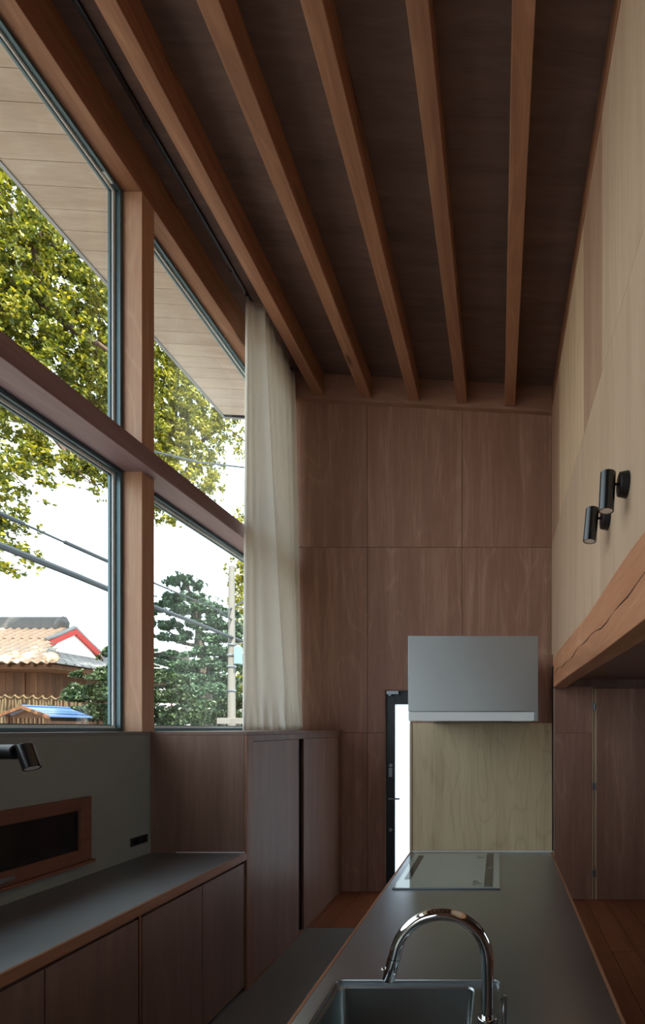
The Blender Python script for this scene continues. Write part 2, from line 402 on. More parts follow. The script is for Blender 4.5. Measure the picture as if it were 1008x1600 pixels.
# ------------------------------------------------------------------ ceiling
ce = MB().prism([(-3.1, dz(-3.1)+.012), (XE+.1, dz(XE+.1)+.012), (XE+.1, dz(XE+.1)+.2), (-3.1, dz(-3.1)+.2)], YN-.1, 5.33)
ceiling = ce.build('ceiling', M['dark'], label='dark plywood ceiling on exposed timber joists', cat='ceiling', kind='structure')
MB().prism([(-2.3, dz(-2.3)), (XE, dz(XE)), (XE, dz(XE)+.012), (-2.3, dz(-2.3)+.012)], YN, YB).build('ceiling_sheet', M['deck'], ceiling)
pitch = .463
for i in range(6):
    xc = .111 + (i - 4) * pitch
    w2 = .0495
    zb = jz(xc)
    MB().prism([(xc-w2, zb), (xc+w2, zb), (xc+w2, dz(xc+w2)), (xc-w2, dz(xc-w2))], YN, YB-.055).build('joist', M['fir_y'], ceiling, bevel=.004)
a, b = XW, XR
MB().prism([(a, jz(a)-.03), (b, jz(b)-.03), (b, dz(b)), (a, dz(a))], YB-.055, YB).build('wall_plate', M['fir_x'], ceiling, bevel=.002)
# eave boards outside
for k in range(56):
    y0 = 5.30 - (k+1) * .14
    if y0 < YN: break
    MB().prism([(-3.08, dz(-3.08)-.004), (-2.302, dz(-2.302)-.004), (-2.302, dz(-2.302)+.01), (-3.08, dz(-3.08)+.01)], y0, y0+.1372).build('eave_board', M['soffit'], ceiling)
MB().prism([(-3.11, dz(-3.1)-.012), (-3.08, dz(-3.08)-.012), (-3.08, dz(-3.08)+.2), (-3.11, dz(-3.1)+.2)], YN-.1, 5.36).build('fascia', M['steel_hw'], ceiling)
MB().prism([(-3.08, dz(-3.08)-.012), (XE+.1, dz(XE+.1)-.012), (XE+.1, dz(XE+.1)+.2), (-3.08, dz(-3.08)+.2)], 5.332, 5.36).build('fascia', M['steel_hw'], ceiling)

# ------------------------------------------------------------------ right wall, beam and recess
wr = MB().box(XR+.012, XR+.10, YN, YB, 2.2, 4.69)
wall_right = wr.build('wall_right', M['dark'], label='tall plywood wall above the orange beam, toned lighter for window light', cat='wall', kind='structure')
def rpanel(y0, y1, z0, z1, m='pale'):
    box('panel', M[m], wall_right, XR, XR+.012, y0+.0012, y1-.0012, z0+.0012, z1-.0012, .0008)
ZJ = 3.39
for y0, y1, m in ((4.06, YB, 'warm'), (2.89, 4.06, 'pale2'), (2.375, 2.89, 'warm'), (1.46, 2.375, 'pale'), (.54, 1.46, 'pale'), (-.38, .54, 'pale'), (-1.3, -.38, 'pale'), (YN, -1.3, 'pale')):
    rpanel(y0, y1, ZJ, 4.69, m)
for y0, y1 in ((3.35, YB), (2.42, 3.35), (1.49, 2.42), (.56, 1.49), (-.37, .56), (-1.3, -.37), (YN, -1.3)):
    rpanel(y0, y1, 2.2, ZJ)
box('top_trim', M['edge'], wall_right, XR-.006, XR+.06, YN, YB-.06, 4.69, 4.715)
# hewn beam with a slightly wavy upper arris
N_ = 40
lo = []
for i in range(N_+1):
    y = YN + (4.43 - YN) * i / N_
    t = 2.272 + .018*math.sin(y*1.1) + .008*math.sin(y*3.7+1) + (.03 if y > 3.6 else 0) * (y-3.6)
    if i == N_: t -= .03
    bz = 1.977 + .003*math.sin(y*2.3)
    fx = XR - .014 + .004*math.sin(y*2.9)
    lo.append([(fx, y, bz), (fx-.003, y, (bz+t)/2), (fx+.001, y, t-.02), (fx+.016, y, t), (XR+.10, y, t), (XR+.10, y, bz)])
bmz = MB().loft(lo, True); bmz.f.append([5,4,3,2,1,0]); bmz.sm.append(False)
beam = bmz.build('timber_beam', M['beam'], wall_right, bevel=.004, label='old orange hewn timber beam with a long crack')
cr = []
for i in range(26):
    y = 1.2 + 3.15 * i / 25
    cr.append((XR - .0165 + .004*math.sin(y*2.9), y, 2.135 - .012*y + .012*math.sin(y*5) + .008*math.sin(y*13)))
MB().sweep(cr, [.0005 + .003*abs(math.sin(i*.9)) for i in range(26)], 5).build('crack', M['dark'], beam)
# recess to the right under the beam
rec = MB().box(XR, XE, 4.445, YB, 0, 2.2)
for (a, b, c, d) in ((YN, 1.5, -.12, 5.0), (2.7, YB, -.12, 5.0), (1.5, 2.7, -.12, 1.0), (1.5, 2.7, 1.85, 5.0)): rec.box(XE, XE+.1, a, b, c, d)
wall_rec = rec.build('wall_recess', M['lauan_dark'], label='dark brown plywood wall of the recess under the beam', cat='wall', kind='structure')
box('panel', M['lauan'], wall_rec, XR+.004, .872, 4.432, 4.445, 1.558, 1.99, .001)
box('panel', M['lauan'], wall_rec, XR+.004, .872, 4.432, 4.445, .0, 1.555, .001)
box('corner_strip', M['pale'], wall_rec, XR-.004, XR+.003, 4.432, YB-.001, 0, 2.2, .001)
box('jamb', M['pale'], wall_rec, .876, .890, 4.425, 4.445, 0, 1.985, .001)
d2 = empty('door_2', (1.35, 4.42, 0), 'plain brown folding door leaf in the recess under the beam', 'door', kind='structure')
box('door_leaf', M['lauan'], d2, .918, 1.80, 4.410, 4.444, .004, 1.972, .002)
box('edge_strip', M['pale'], d2, .896, .916, 4.408, 4.444, .004, 1.972, .001)
for z in (1.80, 1.06, .25):
    MB().cyl((.893, 4.404, z-.035), (.893, 4.404, z+.035), .005).box(.878, .908, 4.4055, 4.4245, z-.033, z+.033).build('hinge', M['steel_hw'], d2)
w = empty('window_11', (XE+.05, 2.1, 1.0), 'small side window added to light the recess, out of view to the right', 'window', kind='structure')  # unseen window, added so daylight reaches the recess
ring(MB(), XE+.02, XE+.08, 1.5, 2.7, 1.0, 1.85, .04).build('frame', M['teal'], w)
box('pane', M['glass'], w, XE+.047, XE+.053, 1.54, 2.66, 1.04, 1.81, 0)
rc = MB().box(XR+.10, XE, YN, YB, 2.06, 2.2)
rc.build('ceiling_recess', M['lauan_dark'], label='low dark ceiling of the recess behind the beam', cat='ceiling', kind='structure')
# wall behind the viewer, with an unseen window added to light the hood
RZ0, RZ1, RX1 = .35, 2.1, -.75
wf = MB().box(XW-.175, XE, YN-.12, YN, -.12, RZ0).box(XW-.175, XE, YN-.12, YN, RZ1, 5.1).box(XW-.175, -1.9, YN-.12, YN, RZ0, RZ1).box(RX1, XE, YN-.12, YN, RZ0, RZ1)
wf.build('wall_front', M['lauan'], label='plywood wall behind the viewer with an added low window', cat='wall', kind='structure')
w = empty('window_10', ((RX1-1.9)/2, YN-.06, RZ0), 'added low window in the wall behind the viewer, lighting the hood', 'window', kind='structure')
m_ = MB()
for (a, b, c, d) in ((-1.9, RX1, RZ0, RZ0+.04), (-1.9, RX1, RZ1-.04, RZ1), (-1.9, -1.86, RZ0+.04, RZ1-.04), (RX1-.04, RX1, RZ0+.04, RZ1-.04)): m_.box(a, b, YN-.09, YN-.03, c, d)
m_.build('frame', M['teal'], w)
box('pane', M['glass'], w, -1.86, RX1-.04, YN-.064, YN-.058, RZ0+.04, RZ1-.04, 0)

# ------------------------------------------------------------------ tall cabinet with sliding doors
XCF = -1.535
tc = empty('sliding_door_cabinet', ((XW+XCF)/2, (YC+YB)/2, 0), 'tall reddish brown cabinet with two sliding doors under the curtain', 'cabinet')
xr = XCF - .05
box('side_panel', M['lauan_dark'], tc, XW+.002, XCF-.018, YC, YC+.018, 0, ZS-.022, .001)
box('back_side_panel', M['lauan_dark'], tc, XW+.002, XCF-.018, YB-.02, YB-.002, 0, ZS-.022, .001)
box('corner_post', M['edge_z'], tc, XCF-.017, XCF, YC, YC+.075, 0, ZS-.022, .0015)
box('top_panel', M['lauan_dark'], tc, XW+.002, XCF, YC, YB-.002, ZS-.021, ZS, .0015)
box('top_rail', M['lauan_dark'], tc, XCF-.03, XCF, YC+.076, YB-.002, ZS-.062, ZS-.022, .0015)
box('end_stile', M['edge_z'], tc, XCF-.03, XCF, 4.565, YB-.002, 0, ZS-.063, .0015)
box('floor_rail', M['edge'], tc, XCF-.07, XCF-.002, YC+.076, 4.564, 0, .012, .001)
box('back_panel', M['dark'], tc, XW+.003, XW+.012, YC+.02, YB-.021, 0, ZS-.022, 0)
box('inner_divider', M['dark'], tc, XCF-.5, XCF-.075, 3.66, 3.68, .012, ZS-.063, 0)
d = box('sliding_door', M['lauan_door'], tc, XCF-.026, XCF-.006, YC+.085, 3.655, .013, ZS-.064, .0015)
d = box('sliding_door', M['lauan_door'], tc, XCF-.026, XCF-.006, 3.748, 4.562, .013, ZS-.064, .0015)
box('recess_shade', M['dark'], tc, XCF-.045, XCF-.030, 3.64, 3.76, .012, ZS-.063, 0)  # dark sheet stands in for the shade inside the door gap

# ------------------------------------------------------------------ low cabinets on the left
lowlab = ['low brown cabinet unit next to the tall cabinet, two flat doors', 'low brown cabinet unit at the left edge of the picture, two flat doors', 'low brown cabinet unit furthest from the tall cabinet, out of view']
for i, (y0, y1) in enumerate(((2.040, 2.889), (1.176, 2.036), (.31, 1.172))):
    c = empty('base_cabinet', ((XW+XCF)/2, (y0+y1)/2, 0), lowlab[i], 'cabinet', 'low cabinets under the left worktop')
    bd = MB().box(XW+.004, XCF-.030, y0, y0+.016, .05, ZC-.045).box(XW+.004, XCF-.030, y1-.016, y1, .05, ZC-.045).box(XW+.004, XCF-.030, y0+.016, y1-.016, .05, .066).box(XW+.004, XW+.012, y0+.016, y1-.016, .066, ZC-.045).box(XW+.02, XCF-.030, y0+.016, y1-.016, ZC-.065, ZC-.046)
    bd.build('body', M['lauan_dark'], c)
    box('toe_kick', M['dark'], c, XW+.01, XCF-.06, y0, y1, 0, .05, 0)
    mid = (y0+y1)/2 + .007
    for a, b in ((y0+.015, mid-.002), (mid+.002, y1-.005)):
        box('door', M['lauan_dark'], c, XCF-.029, XCF-.010, a, b, .03, ZC-.062, .0012)
    box('stile', M['edge_z'], c, XCF-.029, XCF-.012, y0+.0005, y0+.012, .03, ZC-.046, .001)
wt = empty('side_worktop', ((XW+XCF)/2, 1.6, ZC-.045), 'dark stainless worktop with wood edging along the grey wall', 'worktop')
box('steel_top', M['steel2'], wt, XW+.001, XCF-.012, .30, YC-.002, ZC-.012, ZC, .001)
box('substrate', M['lauan_dark'], wt, XW+.001, XCF-.012, .30, YC-.002, ZC-.044, ZC-.0125, 0)
box('edge_strip', M['edge'], wt, XCF-.0115, XCF, .30, YC-.002, ZC-.044, ZC-.001, .0015)
box('seal', M['bead'], wt, XW+.16, XCF-.012, YC-.006, YC-.0022, ZC+.0003, ZC+.004, 0)

# outlet strip
op = empty('outlet_plate', (XW, 2.797, .94), 'small dark horizontal outlet plate on the grey wall beside the tall cabinet', 'outlet')
box('plate', M['black'], op, XW, XW+.006, 2.73, 2.864, .915, .963, .002)
for y in (2.765, 2.825):
    box('socket', M['blackgloss'], op, XW+.0062, XW+.009, y-.022, y+.022, .925, .953, .001)

# ------------------------------------------------------------------ island counter
IX0, IX1, IY0 = -.543, .328, .33
isl = empty('island_cabinet', ((IX0+IX1)/2, 1.6, 0), 'brown kitchen island cabinet under the stainless counter', 'cabinet')
ib = MB().box(IX0+.03, IX1-.03, IY0+.03, IY0+.048, .06, ZC-.045).box(IX0+.03, IX1-.03, YC-.02, YC-.002, .06, ZC-.045).box(IX0+.03, IX1-.03, IY0+.05, YC-.02, .06, .078).box(IX1-.048, IX1-.03, IY0+.05, YC-.02, .078, ZC-.045)
ib.build('body', M['lauan_dark'], isl)
box('toe_kick', M['dark'], isl, IX0+.08, IX1-.08, IY0+.08, YC-.002, 0, .06, 0)
for k in range(5):
    a = IY0+.034 + k*.504
    box('door', M['lauan_dark'], isl, IX0+.010, IX0+.029, a, a+.5, .065, ZC-.065, .0012)
SX0, SX1, SY0, SY1 = -.493, .0135, .66, 1.431
ct = empty('island_worktop', ((IX0+IX1)/2, 1.6, ZC-.044), 'long stainless island worktop with thin wooden edging', 'worktop')
tm = MB()
e = .012
for (a, b, c, d) in ((IX0+.011, IX1-.011, IY0+.01, SY0+e), (IX0+.011, IX1-.011, SY1-e, YC-.002), (IX0+.011, SX0+e, SY0+e, SY1-e), (SX1-e, IX1-.011, SY0+e, SY1-e)):
    tm.box(a, b, c, d, ZC-.012, ZC)
tm.build('steel_top', M['steel'], ct)
for nm, a, b in (('edge_strip', IX0, IX0+.0105), ('edge_strip', IX1-.0105, IX1)):
    box(nm, M['edge'], ct, a, b, IY0, YC-.002, ZC-.044, ZC+.001, .0015)
box('end_strip', M['edge'], ct, IX0+.011, IX1-.011, IY0, IY0+.0095, ZC-.044, ZC+.001, .0015)

# sink
sk = empty('sink', ((SX0+SX1)/2, (SY0+SY1)/2, ZC-.21), 'rectangular stainless sink set into the island worktop', 'sink')
l = []
def R(x0, x1, y0, y1, r, z): l.append(rrect(x0, x1, y0, y1, r, z, 6))
R(SX0, SX1, SY0, SY1, .022, ZC+.0004); R(SX0+.001, SX1-.001, SY0+.001, SY1-.001, .022, ZC+.003)
R(SX0+.008, SX1-.008, SY0+.008, SY1-.008, .018, ZC+.003); R(SX0+.011, SX1-.011, SY0+.011, SY1-.011, .016, ZC-.009)
MB().loft(l, False, False).build('rim', M['sinksteel'], sk)
ax0, ax1, ay0, ay1 = SX0+.011, SX1-.011, SY0+.011, SY1-.011
bx0, bx1, by0, by1 = SX0+.020, -.070, SY0+.02, SY1-.024
l = []
R(ax0, ax1, ay0, ay1, .016, ZC-.009); R(bx0, bx1, by0, by1, .024, ZC-.009); R(bx0+.004, bx1-.004, by0+.004, by1-.004, .022, ZC-.013)
R(bx0+.010, bx1-.010, by0+.010, by1-.010, .022, ZC-.185); R(bx0+.022, bx1-.022, by0+.022, by1-.022, .02, ZC-.20)
MB().loft(l, True, False).build('basin', M['sinksteel'], sk)
l = []
for r, z in ((.055, -.1985), (.05, -.196), (.03, -.198), (.028, -.205)):
    l.append([((bx0+bx1)/2 + r*math.cos(t*math.pi/12), .95 + r*math.sin(t*math.pi/12), ZC+z) for t in range(24)])
MB().loft(l, True, True).build('drain', M['steel_hw'], sk)

# faucet
fy = 1.10
fx, sx = -.0253, -.249
fz = ZC - .0088
fc = empty('faucet', (fx, fy, fz), 'chrome gooseneck faucet arching over the sink', 'faucet')
MB().cyl((fx, fy, fz), (fx, fy, fz+.012), .03, .03, 32).cyl((fx, fy, fz+.012), (fx, fy, fz+.10), .0235, .0235, 32).build('base', M['chrome'], fc, bevel=.002)
rr = .1075; cx, cz = fx - rr, 1.061
pts = [(fx, fy, fz+.10), (fx, fy, 1.0)] + [(cx + rr*math.cos(a), fy, cz + rr*math.sin(a)) for a in (math.radians(165*k/26) for k in range(27))]
e_ = Vector(pts[-1]); dn = Vector((-.259, 0, -.966))
pts.append(e_ + dn*.022)
MB().sweep(pts, .0142, 24).build('spout', M['chrome'], fc)
h0 = e_ + dn*.0225
sp = MB().turn(h0, dn, [(.012, 0), (.0148, .0005), (.0150, .02), (.0150, .050), (.0138, .053), (.0001, .053)], 24).build('spray_head', M['chrome'], fc)
hb_ = h0 + dn*.026
MB().turn(hb_ + Vector((-.0135, -.004, 0)), (-1, -.2, .2), [(.005, 0), (.005, .006), (.0035, .008), (.0001, .008)], 12).build('spray_button', M['chrome'], sp)
MB().cyl((fx+.02, fy, fz+.065), (fx+.045, fy, fz+.065), .013, .013, 20).sweep([(fx+.038, fy, fz+.065), (fx+.041, fy-.006, fz+.15)], [.006, .005], 12).build('lever', M['chrome'], fc)

# cooktop
kt = empty('cooktop', (-.25, 2.54, ZC), 'flat grey glass induction cooktop at the far end of the island', 'cooktop')
box('glass_top', M['cooktop'], kt, -.499, .006, 2.232, 2.862, ZC+.0003, ZC+.006, .0015)
box('front_trim', M['steel_hw'], kt, -.500, .007, 2.2262, 2.2315, ZC+.0003, ZC+.0062, .001)
box('control_strip', M['cookdark'], kt, -.470, -.438, 2.36, 2.80, ZC+.0061, ZC+.0066, 0)
vg = box('vent_grille', M['steel_hw'], kt, -.070, -.028, 2.245, 2.85, ZC+.0061, ZC+.0085, .001)
for k in range(2):
    y0 = 2.25 + k*.302
    for j in range(5):
        x0 = -.0665 + j*.0075
        box('slot', M['cookdark'], vg, x0, x0+.0048, y0, y0+.285, ZC+.0086, ZC+.0092, 0)
for (cx0, cy0) in ((-.125, 2.33), (-.125, 2.78)):
    pr = MB()
    for r in range(4):
        pr.box(cx0, cx0+.02+.012*((r*7) % 3), cy0-.018*r, cy0-.018*r+.006, ZC+.0061, ZC+.0063)
    pr.build('printed_marks', M['cookdark'], kt)
for (cx0, cy0) in ((-.34, 2.43), (-.33, 2.70)):
    MB().box(cx0-.004, cx0+.004, cy0-.001, cy0+.001, ZC+.0061, ZC+.0063).box(cx0-.001, cx0+.001, cy0-.004, cy0+.004, ZC+.0061, ZC+.0063).build('zone_mark', M['cookdark'], kt)

# ------------------------------------------------------------------ wing wall with splash board, hood
ww = MB().box(IX0, .335, YC+.014, YC+.11, 0, 2.053).build('wall_wing', M['lauan'], label='short brown plywood partition at the end of the island', cat='wall', kind='structure', bevel=.002)
box('splash_board', M['splash'], ww, IX0+.018, .328, YC+.004, YC+.0135, ZC+.012, 1.632, .001, label='blond plywood splash board')
box('board_edge', M['pale'], ww, IX0, IX0+.014, YC+.002, YC+.0135, ZC+.001, 1.632, .001)
box('base_trim', M['white'], ww, IX0+.015, .330, YC-.001, YC+.0135, ZC+.001, ZC+.0105, .001)
box('end_strip', M['dark'], ww, .329, .336, YC+.002, YC+.0135, ZC+.011, 1.98, 0)
HX0, HX1, HY0, HZ0, HZ1 = -.4196, .1845, 2.20, 1.633, 2.030
hd = empty('range_hood', ((HX0+HX1)/2, 2.55, HZ0), 'boxy stainless range hood above the cooktop', 'range hood')
hb = MB().prism([(HX0, HZ0+.046), (HX1-.016, HZ0+.046), (HX1-.016, HZ0), (HX1, HZ0), (HX1, HZ1), (HX0, HZ1)], HY0, HY0+.018)
hb.build('front_panel', M['hoodsteel'], hd, bevel=.0012)
box('housing', M['hoodsteel'], hd, HX0+.001, HX1-.001, HY0+.0185, YC+.0125, HZ0+.02, HZ1-.001, .001)
box('visor', M['bead'], hd, HX0+.001, HX1-.0185, HY0+.003, HY0+.018, HZ0+.001, HZ0+.0425, .001)
box('underside', M['steel_hw'], hd, HX0+.004, HX1-.004, HY0+.0185, YC-.0, HZ0+.004, HZ0+.0195, .001)
box('filter', M['cookdark'], hd, HX0+.12, HX1-.12, HY0+.12, YC-.1, HZ0, HZ0+.0039, .001)

# ------------------------------------------------------------------ wall spot lamps
def spot(y, z, lab, tilt, cx):
    t = empty('spot_lamp', (XR, y, z), lab, 'wall lamp', 'black spot lamps on the pale right wall')
    MB().cyl((XR, y, z), (XR-.034, y, z), .052, .046, 32).build('wall_plate', M['black'], t, bevel=.002)
    MB().cyl((XR-.034, y, z+.002), (cx, y, z+.002), .0055, .0055, 12).build('arm', M['black'], t)
    a = Vector((math.sin(tilt), 0, math.cos(tilt)))
    top = Vector((cx, y, z+.002)) + a*.045; bot = top - a*.155
    sh = MB().turn(bot, a, [(.026, .008), (.026, 0), (.031, 0), (.031, .154), (.030, .155), (.0001, .155)]).build('shade', M['blackgloss'], t)
    MB().cyl(bot + a*.004, bot + a*.0015, .0255, .0255, 24).build('lens', M['lens'], sh)
spot(1.914, 2.585, 'nearer and larger black spot lamp on the pale wall', math.radians(3), .441)
spot(2.237, 2.590, 'further and lower looking black spot lamp on the pale wall', math.radians(5), .440)
t = empty('spot_lamp', (XW, 1.95, 1.52), 'black spot lamp on the grey wall at the left picture edge', 'wall lamp')
y = 1.95
MB().cyl((XW, y, 1.503), (XW+.145, y, 1.503), .031, .031, 28).build('arm', M['black'], t, bevel=.006)
a = Vector((-.42, .1, .9)).normalized()
c0 = Vector((-1.937, y, 1.482)); top = c0 + a*.052; bot = c0 - a*.052
sh = MB().turn(bot, a, [(.025, .008), (.025, 0), (.030, 0), (.030, .103), (.029, .104), (.0001, .104)]).build('shade', M['blackgloss'], t)
MB().cyl(bot + a*.004, bot + a*.0015, .0245, .0245, 24).build('lens', M['lens'], sh)

# ------------------------------------------------------------------ curtain and rail
RX = -2.0
zr = dz(RX)
rl = empty('curtain_rail', (RX, 1.0, zr-.03), 'thin black curtain rail under the ceiling beside the first joist', 'curtain rail')
MB().box(RX-.012, RX+.012, YN+.02, YB-.06, zr-.022, zr-.002).build('track', M['blackgloss'], rl)
for yy in (-1.2, -.2, .8, 1.78, 2.7, 3.55):
    MB().box(RX-.022, RX+.0, yy-.012, yy+.012, zr-.024, zr-.0025).build('bracket', M['black'], rl)
cu = empty('curtain', (RX, 4.2, ZS), 'cream curtain gathered at the far end of the window above the tall cabinet', 'curtain')
nu, nv = 220, 60
Ya, Yb_ = 3.755, 4.60
zt, zb = zr-.03, ZS+.002
vv, ff = [], []
rng = np.random.RandomState(3)
for j in range(nv+1):
    h = j / nv; z = zt + (zb - zt) * h
    A = Vector((RX - .015 - .02*h, Ya + .02 - .01*h)); B = Vector((RX + .085 + .15*h**1.2, Ya + .10 + .06*h)); E = Vector((RX + .02 + .05*h, Yb_ - .01))
    for i in range(nu+1):
        u = i / nu; k = .27
        if u < k: q = u/k; p = A.lerp(B, q); tg = (B - A).normalized()
        else: q = (u-k)/(1-k); p = B.lerp(E, q); tg = (E - B).normalized()
        s_ = max(0, min(1, (u-k+.07)/.14)); tg = ((B-A).normalized().lerp((E-B).normalized(), s_)).normalized()
        if abs(u-k) < .07: p = A.lerp(B, min(1, u/k)).lerp(B.lerp(E, max(0, (u-k)/(1-k))), s_)
        nrm = Vector((tg.y, -tg.x))
        fr_ = 2.2*u/k if u < k else 2.2 + 8.5*(u-k)/(1-k)
        ph = 2*math.pi*(fr_ + .12*math.sin(u*13) + .07*h*math.sin(u*17+2))
        amp = (.012 + .020*h**.6) * (.7 + .3*math.sin(u*19+1)) * (.6 if u < k else 1.0)
        o_ = amp*math.sin(ph) + .008*math.sin(ph*.5+h*2)
        if h > .92: o_ += (h-.92)*.22*math.sin(ph*1.6+u*23)
        x = p.x + nrm.x*o_; y = p.y + nrm.y*o_
        vv.append((x, min(y, YB-.03), z))
for j in range(nv):
    for i in range(nu):
        a = j*(nu+1)+i; ff.append((a, a+1, a+nu+2, a+nu+1))
cm = MB().add(vv, ff, True).build('cloth', M['curtain'], cu, fix=False)
cm.modifiers.new('thickness', 'SOLIDIFY').thickness = .0015
box('heading_tape', M['curtain'], cu, RX-.004, RX+.004, Ya+.03, Yb_, zt-.004, zt+.007, 0)

# ------------------------------------------------------------------ outside
MB().box(-90, -2.3, -40, 110, -.5, -.3).build('ground', M['ground'], label='grey asphalt and earth ground outside the window', cat='ground', kind='structure')
def leaf_mesh(name, clumps, n, size, mat, parent, seed, flat=.5, lab=None):
    """clumps: (centre, radii, weight); leaves are small folded blades scattered through the clumps"""
    r = np.random.RandomState(seed)
    wts = np.array([c[2]*c[1][0]*c[1][2] for c in clumps]); wts = wts / wts.sum()
    idx = r.choice(len(clumps), n, p=wts)
    C = np.array([tuple(c[0]) for c in clumps])[idx]; RR = np.array([c[1] for c in clumps])[idx]
    d = r.normal(size=(n, 3)); d /= np.linalg.norm(d, axis=1)[:, None]
    rad = r.uniform(.0, 1, n) ** .42
    # twigs: pull leaves together into small sprays
    pos = C + d * rad[:, None] * RR
    cell = .55
    key = np.floor(pos / cell)
    h = np.abs(np.sin(key @ np.array([12.9898, 78.233, 37.719])) * 43758.5453) % 1
    off = np.stack([(h*7.13) % 1, (h*13.7) % 1, (h*29.1) % 1], 1)
    tgt = (key + off) * cell
    pos = pos + (tgt - pos) * .38
    t = r.normal(size=(n, 3)); t[:, 2] -= .3; t /= np.linalg.norm(t, axis=1)[:, None]
    nr = r.normal(size=(n, 3)); nr[:, 2] += flat*2; nr -= t * (nr*t).sum(1)[:, None]; nr /= np.linalg.norm(nr, axis=1)[:, None]
    s = np.cross(t, nr); L = (size * r.uniform(.6, 1.25, n))[:, None]; W = L * .28
    v = np.stack([pos - t*L*.5, pos + s*W + nr*L*.08, pos + t*L*.5, pos - s*W + nr*L*.08], 1).reshape(-1, 3)
    o0 = np.array(ORG[parent.name])
    me = bpy.data.meshes.new(name)
    me.vertices.add(4*n); me.vertices.foreach_set('co', (v - o0).astype(np.float32).ravel())
    me.loops.add(4*n); me.loops.foreach_set('vertex_index', np.arange(4*n, dtype=np.int32))
    me.polygons.add(n); me.polygons.foreach_set('loop_start', np.arange(0, 4*n, 4, dtype=np.int32))
    me.update(calc_edges=True); me.validate(); me.materials.append(mat)
    o = bpy.data.objects.new(name, me); COL.objects.link(o); o.parent = parent; o['kind'] = 'stuff'
    return o
def C(px, py, D, rx, ry, w=1.0, dep=None):
    k = D / F
    return (P(px, py, D), (rx*k, dep or (rx+ry)*.5*k*1.1, ry*k), w)
def tree(name, lab, base, clumps, n, size, mat, seed, branches, cat='tree', group=None, flat=.5):
    t = empty(name, base, lab, cat, group)
    mb = MB()
    for pts, r0, r1 in branches:
        m = len(pts); mb.sweep(pts, [r0 + (r1-r0)*i/(m-1) for i in range(m)], 8)
    if branches: mb.build('trunk', M['greybark' if 'pine' in name else 'bark'], t)
    leaf_mesh('foliage', clumps, n, size, mat, t, seed, flat)
    return t
# big tree left of the post
tb = Vector((-15.2, 12.6, -.3))
clA = [C(-70,330,11,90,95), C(30,370,11.5,95,85), C(115,450,12.5,80,80), C(25,480,11.5,95,80), C(100,560,12.5,95,75), C(165,600,13.2,55,65),
       C(-70,500,11,90,100), C(20,590,11.5,90,60), C(175,500,13.4,50,90), C(60,220,12.5,130,120), C(-80,150,12,130,120), C(140,320,13,90,90), C(190,640,13.6,50,50),
       C(20,672,11,62,28,.9), C(60,718,11.2,42,26,.9), C(112,728,11.6,46,26,.8), C(152,742,12,36,30,.9), C(15,738,10.6,44,30,.9), C(95,690,11.6,50,24,.6),
       C(75,765,11.2,26,14,.35), C(16,810,10.8,34,28,.8), C(18,866,10.8,38,34,.8), C(-30,780,10.8,40,60,.5), C(5,640,11,30,20,.4)]
brA = [([tb, (-15.1,12.6,2.5), (-14.6,12.5,5.5), P(-60,560,12.3), P(60,420,12.2), P(110,300,12.6), P(100,150,12.8)], .38, .16),
       ([P(60,420,12.2), P(30,350,12), P(-40,250,12)], .16, .06),
       ([P(-60,640,12), P(40,655,11.6), P(85,680,11.4), P(100,700,11.3), P(113,716,11.3)], .13, .07),
       ([P(60,470,12.2), P(130,528,12.2), P(155,538,12.2), P(185,560,12.4)], .10, .04),
       ([P(113,716,11.3), P(150,712,11.6), P(180,690,12)], .06, .02), ([P(-20,640,11.5), P(20,645,11.2), P(45,640,11)], .03, .012),
       ([P(113,716,11.3), P(125,740,11.5), P(150,760,11.8)], .03, .01), ([P(-40,700,11), P(10,730,10.9), P(40,760,10.9)], .03, .01)]
tree('broadleaf_tree', 'huge yellow green leafy tree filling the window left of the post', tb, clA, 85000, .125, M['leaf_big'], 11, brA, group='trees beyond the window')
# tree seen between post and curtain
tb2 = Vector((-15.1, 19.7, -.3))
clB = [C(255,590,17,45,60), C(285,640,17.2,50,55), C(262,690,17,40,55), C(305,690,17.6,42,55), C(330,655,18,30,30), C(235,640,16.8,50,90), C(285,745,17.2,42,24,.8), C(325,745,17.8,22,28,.8),
       C(255,540,17,70,60), C(330,560,18,60,60), C(300,480,17.5,90,80), C(365,670,18.2,24,22,.3), C(372,700,18.4,18,22,.3), C(345,640,18,30,20,.5),
       C(258,800,17,26,18,.7), C(285,815,17,20,11,.6), C(225,780,17,30,40), C(340,768,18,10,10,.6)]
brB = [([tb2, (-15.0,19.6,3), P(215,860,18.8), P(225,760,18), P(270,660,17.6), P(280,520,17.8)], .30, .10), ([P(225,760,18), P(300,700,17.8), P(350,665,18.2), P(384,690,18.4)], .09, .02), ([P(235,790,17), P(262,800,17), P(290,815,17)], .03, .01)]
tree('broadleaf_tree', 'yellow green tree between the window post and the curtain', tb2, clB, 42000, .14, M['leaf_yellow'], 12, brB, group='trees beyond the window')
# yellow green tree beside the curtain
tb3 = P(392, 1160, 24); tb3.z = -.3
clC = [C(378,905,24,20,34), C(372,950,24,16,28), C(382,985,24,18,30), C(380,1040,24,15,35), C(384,1085,24,16,40), C(392,870,24,25,40), C(380,812,24,12,22,.7), C(400,940,24,30,60), C(400,1040,24,25,70)]
tree('slender_tree', 'bright yellow leafy tree behind the utility pole at the curtain', tb3, clC, 9000, .17, M['leaf_yellow'], 13, [([tb3, P(390,1000,24), P(385,880,24), P(383,815,24)], .14, .03)], group='trees beyond the window')
